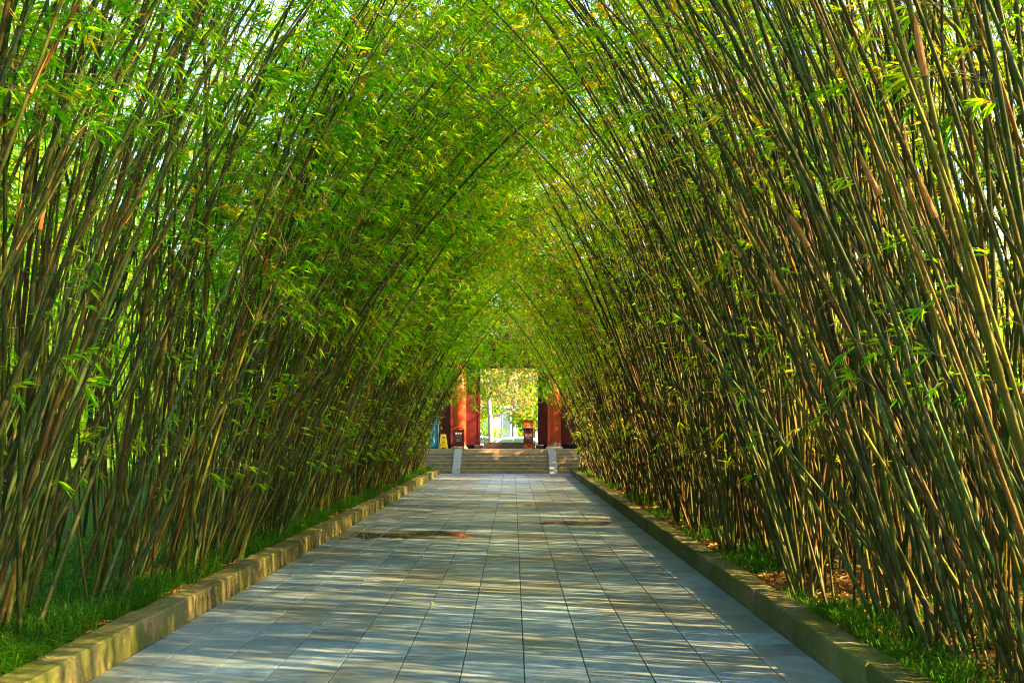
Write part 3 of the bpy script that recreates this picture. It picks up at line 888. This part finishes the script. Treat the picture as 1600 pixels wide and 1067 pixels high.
# ------------------------------------------------------------------ stairs
ST = 7; RISE = 0.98 / ST; TREAD = 0.30; SX0, SX1 = -6.2, 3.3
TOP = RISE * ST
YT = Y_STAIR + TREAD * (ST - 1)
stair = empty('stone_staircase', (-0.4, Y_STAIR, 0), (0, 0, 0), 'broad sandstone steps with yellow painted edges climbing to the red gate', 'stairs')
def child(o, root):
    o.parent = root; o.matrix_parent_inverse = Matrix.Translation(root.location).inverted(); return o
for k in range(ST - 1):
    y0 = Y_STAIR + TREAD * k
    s = child(MB().box((SX0, y0, -0.05 if k == 0 else RISE * k + 0.0), (SX1, YT - 0.003 * 1, RISE * (k + 1)), 0.006).build('step', M['step_stone']), stair)
    nz = MB().box((SX0 + 0.02, y0 - 0.004, RISE * (k + 1) - 0.02), (SX1 - 0.02, y0 + 0.03, RISE * (k + 1) + 0.003)).build('painted_edge', M['nosing'])
    nz.parent = s
for x0, x1 in ((-2.52, -2.2), (1.50, 1.82)):
    sl_ = RISE / TREAD
    pts = [(Y_STAIR - 0.10, -0.02), (YT + 0.10, TOP - 0.02 + 0.03), (YT + 0.10, TOP + 0.012), (YT - 0.02, TOP + 0.012), (Y_STAIR - 0.10, 0.05)]
    pts = [(Y_STAIR - 0.12, 0.0), (Y_STAIR - 0.12, 0.03), (Y_STAIR + 0.02, RISE + 0.05), (YT, TOP + 0.016), (YT + 0.16, TOP + 0.016), (YT + 0.16, TOP - 0.05)]
    child(MB().prism(pts, x0, x1, 'X').build('ramp_strip', M['granite']), stair)

# ------------------------------------------------------------------ gate
YG = YT + 0.95
MB().box((SX0, YT, -0.05), (SX1, YG - 0.5, TOP), 0.004).box((SX0 - 0.3, YG - 0.4985, -0.05), (5.6, YG + 3.4, TOP)).build('gate_terrace', M['granite'])
tag(bpy.data.objects['gate_terrace'], kind='structure')
nz = MB().box((SX0 + 0.02, YT - 0.004, TOP - 0.02), (SX1 - 0.02, YT + 0.03, TOP + 0.0035)).build('painted_edge', M['nosing'])
child(nz, stair)

gate = empty('gate_building', (-0.2, YG, TOP), (0, 0, 0), 'dark red timber gate with round columns at the end of the bamboo path', 'gate')
for cx in (-2.36, 1.80):
    c = MB().lathe([(0.305, 0.06), (0.293, 0.4), (0.288, 2.0), (0.275, 4.4)], (0, 0, 0), 40).build('column', M['red'], None, True)
    c.location = (cx, YG - 0.1, TOP); child(c, gate)
    b = MB().lathe([(0.36, 0.0), (0.375, 0.03), (0.36, 0.07), (0.31, 0.10)], (0, 0, 0), 40).build('column_base', M['red'], None, True)
    b.parent = c
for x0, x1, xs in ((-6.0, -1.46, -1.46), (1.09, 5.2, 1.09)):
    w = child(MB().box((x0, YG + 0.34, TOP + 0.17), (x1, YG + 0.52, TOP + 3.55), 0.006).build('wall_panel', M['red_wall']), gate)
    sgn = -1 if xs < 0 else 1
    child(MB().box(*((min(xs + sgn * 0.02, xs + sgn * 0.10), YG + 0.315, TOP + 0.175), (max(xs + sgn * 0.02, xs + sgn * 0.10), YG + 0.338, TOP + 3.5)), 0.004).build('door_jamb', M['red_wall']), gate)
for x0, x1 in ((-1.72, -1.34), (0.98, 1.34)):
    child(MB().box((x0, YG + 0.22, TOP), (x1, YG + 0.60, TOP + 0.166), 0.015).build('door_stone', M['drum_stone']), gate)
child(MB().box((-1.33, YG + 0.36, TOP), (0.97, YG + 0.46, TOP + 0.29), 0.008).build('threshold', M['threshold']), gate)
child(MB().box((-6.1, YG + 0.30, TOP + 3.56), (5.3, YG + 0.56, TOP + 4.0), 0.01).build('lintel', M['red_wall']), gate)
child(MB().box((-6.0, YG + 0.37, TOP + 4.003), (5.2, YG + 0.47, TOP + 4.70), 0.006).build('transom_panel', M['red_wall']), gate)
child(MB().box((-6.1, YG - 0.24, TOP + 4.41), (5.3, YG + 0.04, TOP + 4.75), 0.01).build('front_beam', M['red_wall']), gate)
for sx in (-4.4, 3.9):
    pass
rf = MB()
rf.prism([(YG - 1.0, TOP + 4.72), (YG + 1.2, TOP + 6.1), (YG + 3.4, TOP + 4.72), (YG + 3.4, TOP + 4.90), (YG + 1.2, TOP + 6.32), (YG - 1.0, TOP + 4.90)], -6.8, 6.0, 'X')
x = -6.7
while x < 6.0:
    for q in (0, 1):
        y0, y1 = (YG - 1.03, YG + 1.2) if q == 0 else (YG + 3.43, YG + 1.2)
        rf.tube([(x, y0, TOP + 4.90), (x, y1, TOP + 6.33)], 0.06, 8)
    x += 0.24
child(rf.build('roof', M['roof_tile']), gate)
for cx in (-2.36, 1.80):
    c = MB().lathe([(0.29, 0.0), (0.28, 2.0), (0.27, 4.4)], (0, 0, 0), 32).build('rear_column', M['red'], None, True)
    c.location = (cx - 1.1 if cx < 0 else cx + 1.1, YG + 2.7, TOP); child(c, gate)
# black strip painting in the dark gap under the panels
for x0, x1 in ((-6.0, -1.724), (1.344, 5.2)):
    child(MB().box((x0, YG + 0.47, TOP), (x1, YG + 0.52, TOP + 0.168)).build('gap_shade_strip', M['black']), gate)

# ---- left notice board: dark maroon, little pitched roof
nb = empty('notice_board', (-2.38, YT + 0.33, TOP), (0, 0, R(3)), 'dark maroon notice board with a small pitched roof before the left column', 'notice board')
bw, bh = 0.205, 0.84
MB().box((-bw, -0.03, 0.13), (bw, 0.03, bh), 0.006).build('board', M['maroon'], nb)
for sx in (-1, 1):
    MB().box((sx * (bw + 0.022) - 0.02, -0.035, 0.0), (sx * (bw + 0.022) + 0.02, 0.035, 0.88), 0.005).build('post', M['maroon'], nb)
    MB().box((sx * (bw + 0.022) - 0.035, -0.16, 0.0), (sx * (bw + 0.022) + 0.035, 0.16, 0.035), 0.006).build('foot', M['maroon'], nb)
MB().box((-bw, -0.025, 0.05), (bw, 0.025, 0.085), 0.004).build('bottom_rail', M['orange'], nb)
MB().prism([(-0.33, 0.865), (-0.31, 0.845), (0, 0.955), (0.31, 0.845), (0.33, 0.865), (0, 0.995)], -0.10, 0.10, 'Y').build('pitched_roof', M['red'], nb)
MB().prism([(-0.2, 0.875), (0.2, 0.875), (0, 0.945)], -0.03, 0.03, 'Y').build('gable', M['orange'], nb)
for ex in (-0.10, 0.0, 0.10):
    MB().lathe([(0.047, 0.0), (0.047, 0.004)], (ex, -0.0365, 0.685), 20, 'Y').build('round_emblem', M['white'], nb)
def text_rows(root, rows, yface, mat, name, seed):
    rg = random.Random(seed)
    for (xc, zc, w, h, k) in rows:
        mb = MB(); cw = w / k
        for i in range(k):       # a row of character-sized groups of strokes, too small to read
            x0 = xc - w / 2 + i * cw
            for _ in range(2):
                zz = zc - h / 2 + rg.uniform(0.05, 0.8) * h
                mb.box((x0 + cw * 0.08, yface - 0.002, zz), (x0 + cw * rg.uniform(0.6, 0.85), yface, zz + h * 0.16))
            xx = x0 + cw * rg.uniform(0.2, 0.6)
            mb.box((xx, yface - 0.0035, zc - h / 2), (xx + cw * 0.14, yface - 0.0021, zc + h / 2))
        mb.build(name, mat, root)
text_rows(nb, [(0, 0.585, 0.24, 0.035, 6), (0, 0.535, 0.17, 0.03, 5), (0, 0.45, 0.28, 0.022, 9), (0, 0.405, 0.17, 0.035, 4), (0, 0.345, 0.22, 0.03, 6)], -0.0315, M['white'], 'lettering', 3)

# ---- right information stand: orange cabinet, dark panel
ib = empty('information_stand', (0.66, YT + 0.25, TOP), (0, 0, R(-4)), 'tall orange wooden information stand with a dark text panel, beside the threshold', 'information stand')
MB().box((-0.205, -0.05, 0.09), (0.205, 0.15, 1.24), 0.008).build('cabinet', M['orange'], ib)
MB().box((-0.245, -0.09, 1.242), (0.245, 0.19, 1.285), 0.008).build('cap', M['orange'], ib)
MB().box((-0.215, -0.085, 0.235), (0.205, -0.052, 0.885), 0.005).build('text_panel', M['maroon'], ib)
MB().prism([(-0.29, 0.888), (0.29, 0.888), (0.26, 0.915), (-0.26, 0.915)], -0.15, -0.051, 'Y').build('hood', M['maroon'], ib)
for sx in (-1, 1):
    MB().box((sx * 0.235 - 0.025, -0.16, 0.0), (sx * 0.235 + 0.025, 0.22, 0.06), 0.006).build('foot', M['maroon'], ib)
MB().box((-0.16, -0.058, 0.035), (0.16, -0.02, 0.088), 0.004).build('plinth_rail', M['orange'], ib)
MB().box((-0.02, -0.0535, 0.10), (0.14, -0.0515, 0.15)).build('slot', M['black'], ib)
e = MB()           # pale emblem: a little pavilion-like mark over two short rows
e.box((-0.06, -0.0535, 1.05), (0.06, -0.0515, 1.10)); e.box((-0.065, -0.0535, 0.995), (-0.03, -0.0515, 1.048)); e.box((0.03, -0.0535, 0.995), (0.065, -0.0515, 1.048))
e.box((-0.05, -0.0535, 1.102), (0.05, -0.0515, 1.118)); e.prism([(-0.10, 0.95), (-0.06, 0.985), (0.06, 0.985), (0.10, 0.95)], -0.0535, -0.0515, 'Y')
e.build('emblem', M['pale_violet'], ib)
text_rows(ib, [(-0.10, 0.80, 0.13, 0.028, 6), (0.10, 0.79, 0.045, 0.03, 2), (0.0, 0.63, 0.31, 0.055, 7), (0.0, 0.565, 0.28, 0.05, 7), (0, 0.50, 0.25, 0.025, 9), (0.0, 0.46, 0.2, 0.025, 8), (0.11, 0.335, 0.12, 0.03, 4)], -0.0865, M['white'], 'lettering', 5)

# ---- yellow floor sign and the blue sheeting beside it
ws = empty('floor_sign', (-3.03, YT + 0.26, TOP), (0, 0, R(12)), 'yellow folding floor sign standing at the left end of the top step', 'floor sign')
for s_, nm in ((-1, 'front_panel'), (1, 'rear_panel')):
    mb = MB().prism([(-0.19, 0), (-0.12, 0), (-0.10, 0.05), (0.10, 0.05), (0.12, 0), (0.19, 0), (0.115, 0.62), (-0.115, 0.62)], -0.012, 0.012, 'Y')
    bmesh.ops.rotate(mb.bm, cent=(0, 0, 0.62), matrix=Euler((s_ * R(14), 0, 0)).to_matrix(), verts=mb.bm.verts)
    pn = mb.build(nm, M['yellow'], ws)
    if s_ < 0:
        pn2 = MB()
        pn2.box((-0.06, -0.018, 0.50), (0.07, -0.0135, 0.53)); pn2.box((0.0, -0.018, 0.44), (0.03, -0.0135, 0.498)); pn2.box((-0.05, -0.018, 0.30), (0.05, -0.0135, 0.312)); pn2.box((-0.06, -0.018, 0.26), (0.06, -0.0135, 0.272))
        bmesh.ops.rotate(pn2.bm, cent=(0, 0, 0.62), matrix=Euler((s_ * R(14), 0, 0)).to_matrix(), verts=pn2.bm.verts)
        mk = pn2.build('warning_mark', M['black'], pn)
MB().box((-0.125, -0.03, 0.61), (0.125, 0.03, 0.645), 0.01).build('hinge_cap', M['yellow'], ws)

bt_ = empty('blue_sheet', (-3.42, YT + 0.75, TOP), (0, 0, 0), 'blue plastic sheet draped on a slanting frame left of the yellow floor sign', 'plastic sheet')
nx_, nz_ = 10, 12
V = []
for j in range(nz_ + 1):
    q = j / nz_
    for i in range(nx_ + 1):
        r_ = i / nx_
        V.append((-0.36 + 0.40 * r_ * (1 - 0.62 * q) + 0.34 * q, 0.05 * math.sin(r_ * 9 + q * 2) + 0.25 * q, 0.02 + 1.32 * q))
F = [[j * (nx_ + 1) + i, j * (nx_ + 1) + i + 1, (j + 1) * (nx_ + 1) + i + 1, (j + 1) * (nx_ + 1) + i] for j in range(nz_) for i in range(nx_)]
sh = link('sheet', np_mesh('sheet', V, [np.array(F)], [M['blue']], smooth=True), bt_)
md = sh.modifiers.new('thickness', 'SOLIDIFY'); md.thickness = 0.006
MB().tube([(-0.45, 0.32, 0.0), (0.05, 0.30, 1.42)], 0.018, 8).build('pole', M['white'], bt_, True)
MB().tube([(0.10, 0.32, 0.0), (0.14, 0.30, 1.42)], 0.018, 8).build('pole', M['white'], bt_, True)

# ------------------------------------------------------------------ trees
def tree(name, x, y, h, crown, leafmat, barkmat, label, group, seed, leaf=0.25, nleaf=2600, trunk_r=0.13, clear=0.35, z=0.0, hue=(0.5, 0.2)):
    g = np.random.default_rng(seed); rg = random.Random(seed)
    root = empty(name, (x, y, z), (0, 0, 0), label, 'tree', group)
    mb = MB()
    top = h * 0.86
    pts = [(0.05 * math.sin(q * 5 + seed) * h * 0.08 * 3, 0.04 * math.cos(q * 4 + seed) * h * 0.2, q * top) for q in np.linspace(0, 1, 7)]
    mb.tube(pts, [trunk_r * (1.25 - 1.1 * q) for q in np.linspace(0, 1, 7)], 9)
    cents = []
    nlimb = 9 if nleaf < 6000 else 12
    for k in range(nlimb):
        z0 = h * (clear + (0.82 - clear) * k / nlimb)
        a = k * 2.4 + rg.uniform(-.5, .5); ln = crown * rg.uniform(0.55, 1.0) * (1 - 0.45 * (k / nlimb))
        e_ = Vector((math.cos(a) * ln, math.sin(a) * ln, z0 + ln * rg.uniform(0.35, 0.8)))
        mb.tube([(0, 0, z0), Vector((e_.x * .5, e_.y * .5, z0 + (e_.z - z0) * .42)), e_], [trunk_r * 0.42, trunk_r * 0.28, trunk_r * 0.1], 6)
        cents.append((e_, crown * rg.uniform(0.34, 0.55)))
        cents.append((e_ * 0.6 + Vector((0, 0, z0 * 0.4 + 0.3)), crown * rg.uniform(0.3, 0.45)))
    cents.append((Vector((0, 0, h * 0.9)), crown * 0.45))
    mb.build('trunk', barkmat, root, True)
    ci = g.integers(0, len(cents), nleaf)
    C = np.array([tuple(c[0]) for c in cents])[ci]; Rr = np.array([c[1] for c in cents])[ci]
    d = norm(g.normal(0, 1, (nleaf, 3))); rad = Rr * g.random(nleaf) ** 0.42
    P = C + d * rad[:, None] * np.array([1, 1, 0.75])
    ld = norm(g.normal(0, 1, (nleaf, 3)) + np.array([0, 0, -0.4]))
    ll = leaf * g.uniform(0.6, 1.4, nleaf)
    V, F = leaves_at(P, ld, ll, ll * g.uniform(0.45, 0.7, nleaf), g)
    hu = np.clip(g.normal(hue[0], hue[1], len(cents))[ci] + g.normal(0, 0.12, nleaf), 0, 1)
    A = np.repeat(np.stack([hu, g.random(nleaf), g.random(nleaf), np.ones(nleaf)], -1), 4, 0)
    link('crown', np_mesh('crown', V, [F], [leafmat], attrs={'leaf_rand': A}), root)
    return root

words_ = 'first second third fourth fifth sixth seventh eighth ninth tenth'.split()
for i in range(9):
    tree('leafy_tree', -17 - 4.0 * ((i * 37) % 10) / 10, 4 + 5.4 * i + random.uniform(-1, 1), random.uniform(6.0, 8.0), random.uniform(2.6, 3.3), M['tree_leaf'], M['bark'],
         f'{words_[i]} bushy green tree behind the left bamboo, counting away from the camera', 'trees behind the left grove', 900 + i, 0.26, 4200, 0.12, 0.12, BED)
words_ += 'eleventh twelfth thirteenth'.split()
for i in range(12):
    tree('leafy_tree', 14 + 3 * ((i * 53) % 10) / 10, 5 + 3.7 * i + random.uniform(-.8, .8), random.uniform(5.0, 6.2), random.uniform(2.3, 2.9), M['tree_leaf'], M['bark'],
         f'{words_[i]} bushy green tree behind the right bamboo, counting away from the camera', 'trees behind the right grove', 950 + i, 0.24, 4200, 0.11, 0.05, BED, (0.75, 0.2))
for i, (x, y) in enumerate([(8.6, 39.6), (10.6, 42.6), (8.9, 45.2)]):  # added behind the bamboo to keep sun off the stairs and gate
    tree('leafy_tree', x, y, 8.6, 2.7, M['tree_leaf'], M['bark'], f'{words_[i]} tall dense tree added right of the stone steps to shade the gate', 'trees added to shade the steps and gate', 980 + i, 0.24, 6500, 0.13, 0.1, BED, (0.5, 0.2))

def wood(name, x0, x1, y0, y1, n, h0, h1, seed, label):
    g = np.random.default_rng(seed)
    V, F, A, off = [], [], [], 0
    for k in range(n):
        cx, cy_, h = g.uniform(x0, x1), g.uniform(y0, y1), g.uniform(h0, h1)
        nb, per = 11, 130
        c = np.stack([g.normal(0, h * 0.2, nb), g.normal(0, h * 0.2, nb), h * g.uniform(0.12, 0.88, nb)], -1) + np.array([cx, cy_, 0])
        ci = np.repeat(np.arange(nb), per); m = len(ci)
        P = c[ci] + norm(g.normal(0, 1, (m, 3))) * (h * 0.2 * g.random(m) ** 0.4)[:, None]
        P[:, 2] = np.maximum(P[:, 2], 0.1)
        ll = g.uniform(0.35, 0.75, m)
        v, f = leaves_at(P, g.normal(0, 1, (m, 3)) + np.array([0, 0, -0.3]), ll, ll * g.uniform(0.5, 0.75, m), g)
        V.append(v); F.append(f + off); off += len(v)
        A.append(np.repeat(np.stack([np.clip(g.normal(0.55, 0.12) + g.normal(0, 0.15, m), 0, 1), g.random(m), g.random(m), np.ones(m)], -1), 4, 0))
        V_, F_ = tubes(np.array([[[cx, cy_, 0], [cx + .1, cy_, h * 0.4], [cx, cy_ + .1, h * 0.85]]]), np.array([[0.2, 0.15, 0.05]]), 6)
        V.append(V_); F.append(np.stack([F_[:, 0], F_[:, 1], F_[:, 2]], -1) + off); F.append(np.stack([F_[:, 0], F_[:, 2], F_[:, 3]], -1) + off); off += len(V_)
        A.append(np.tile([1.0, 0, 0, 1], (len(V_), 1)))
    tag(link(name, np_mesh(name, np.concatenate(V), [np.concatenate(F)], [M['tree_leaf']], attrs={'leaf_rand': np.concatenate(A)})), label, 'wood', None, 'stuff')
wood('distant_wood', -46, -24, -8, 105, 90, 14, 23, 41, 'far mass of green trees showing between the stems on the left')
wood('distant_wood', 34, 54, -8, 105, 80, 11, 16, 42, 'far mass of green trees showing between the stems on the right')

wood('distant_wood', -45, 45, 132, 165, 60, 10, 17, 43, 'pale far mass of trees beyond the blue-grey building')
# beyond the gate
far = [(-1.55, 66, 9.5, 3.4, 'autumn_leaf', 'pale_bark', 0.17, 'pale trunked yellow tree standing behind the white car, seen left in the gateway'),
       (1.6, 78, 10.5, 4.2, 'autumn_leaf', 'pale_bark', 0.16, 'pale yellow tree at the right side of the gateway, behind the green tree'),
       (-4.2, 80, 11.0, 4.0, 'autumn_leaf', 'pale_bark', 0.17, 'pale yellow tree at the far left edge of the gateway'),
       (0.2, 92, 13.0, 4.8, 'autumn_leaf', 'pale_bark', 0.2, 'tallest pale yellow tree, farthest back in the middle of the gateway'),
       (1.4, 70, 4.8, 2.3, 'tree_leaf', 'bark', 0.1, 'low bright green tree right of the middle in the gateway'),
       (3.4, 74, 5.6, 2.5, 'tree_leaf', 'bark', 0.1, 'bright green tree behind the information stand at the gateway edge'),
       (-2.9, 88, 5.2, 2.2, 'tree_leaf', 'bark', 0.1, 'small yellow-green tree before the blue-grey building'),
       (5.0, 95, 13.0, 5.0, 'autumn_leaf', 'pale_bark', 0.2, 'pale yellow tree at the far right edge of the gateway')]
for i, (x, y, h, c, lm, bk, tr, lb) in enumerate(far):
    tree('roadside_tree', x, y, h, c, M[lm], M[bk], lb, 'trees beyond the gate', 1000 + i, 0.24, 3200, tr, 0.28 if lm == 'autumn_leaf' else 0.2, -0.06)

# ------------------------------------------------------------------ cars and building beyond the gate
def car(x, y, rz, label, mat, sc=1.0):
    root = empty('parked_car', (x, y, -0.06), (0, 0, rz), label, 'car', 'cars parked beyond the gate')
    root.scale = (sc,) * 3
    prof = [(-2.15, 0.32), (-2.18, 0.62), (-2.05, 0.86), (-1.45, 0.98), (-0.75, 1.38), (-0.2, 1.49), (0.55, 1.50), (1.2, 1.42), (1.75, 1.12), (2.1, 1.02), (2.16, 0.6), (2.12, 0.32)]
    secs = []
    bm = bmesh.new()
    for yy, kz, kx in ((-0.86, 0.90, 0.965), (-0.83, 0.955, 0.985), (-0.66, 1.0, 1.0), (0.66, 1.0, 1.0), (0.83, 0.955, 0.985), (0.86, 0.90, 0.965)):
        secs.append([bm.verts.new((px * kx, yy * (1 if pz < 1.0 else 0.84), 0.3 + (pz - 0.3) * (kz if pz > 0.9 else 1))) for px, pz in prof])
    n = len(prof)
    for a, b in zip(secs, secs[1:]):
        for k in range(n): bm.faces.new((a[k], a[(k + 1) % n], b[(k + 1) % n], b[k]))
    bm.faces.new(secs[0][::-1]); bm.faces.new(secs[-1])
    mb = MB(); mb.bm.free(); mb.bm = bm
    body = mb.build('body', mat, root, True)
    for s in (-1, 1):
        for pts in ([(-1.28, 1.02), (-0.72, 1.34), (-0.1, 1.40), (-0.1, 1.02)], [(0.0, 1.02), (0.0, 1.40), (0.65, 1.40), (0.85, 1.02)], [(0.93, 1.02), (0.75, 1.39), (1.1, 1.35), (1.5, 1.08)]):
            MB().prism(pts, s * 0.70, s * 0.872, 'Y').build('side_window', M['car_glass'], root)
        for wx in (-1.35, 1.3):
            w = MB().lathe([(0.24, -0.1), (0.32, -0.1), (0.33, -0.04), (0.33, 0.04), (0.32, 0.1), (0.24, 0.1)], (wx, s * 0.80, 0.33), 24, 'Y').build('wheel', M['black'], root, True)
            MB().lathe([(0.2, -0.005), (0.21, 0.115)] if s > 0 else [(0.21, -0.115), (0.2, 0.005)], (wx, s * 0.80, 0.33), 20, 'Y').build('rim', M['rim'], w)
        MB().box((-2.17, s * 0.62 - 0.16, 0.66), (-2.05, s * 0.62 + 0.16, 0.80), 0.03).build('headlight', M['white'], root)
        MB().box((2.04, s * 0.66 - 0.12, 0.72), (2.165, s * 0.66 + 0.12, 0.92), 0.03).build('tail_light', M['lamp_red'], root)
    MB().prism([(-1.42, 1.01), (-0.78, 1.385), (-0.75, 1.37), (-1.38, 0.99)], -0.60, 0.60, 'Y').build('windscreen', M['car_glass'], root)
    MB().prism([(1.24, 1.415), (1.77, 1.13), (1.74, 1.11), (1.2, 1.40)], -0.58, 0.58, 'Y').build('rear_window', M['car_glass'], root)
    return root
car(-0.05, 60, R(8), 'white car directly behind the threshold in the middle of the gateway', M['car_white'])
car(-2.95, 70, R(12), 'white car at the left edge of the gateway, partly hidden by the panel', M['car_white'])
car(3.3, 64, R(4), 'white car at the right edge of the gateway behind the information stand', M['car_white'])

bd = empty('office_building', (-9, 118, -0.06), (0, 0, 0), 'blue-grey building with tall windows far behind the trees, seen left in the gateway', 'building')
MB().box((-14, 0, 0), (9.5, 9, 4.4), 0.02).build('wall', M['facade'], bd)
MB().box((-14.3, -0.3, 4.402), (9.8, 9.3, 4.7), 0.03).build('flat_roof', M['granite'], bd)
for i in range(12):
    fx = -13.2 + i * 1.9
    fr = MB().box((fx, -0.05, 0.5), (fx + 1.05, -0.003, 4.0), 0.01).build('window', M['white'], bd)
    pn = MB().box((fx + 0.08, -0.062, 0.58), (fx + 0.97, -0.0525, 3.92)).build('pane', M['facade_glass'], bd)
    pn.parent = fr
sheet('street', -80, 80, 56, 112, 8, 4, lambda X, Y: X * 0 - 0.05, plain('asphalt_street', (0.05, 0.05, 0.05), 0.9, 0.2, 2))
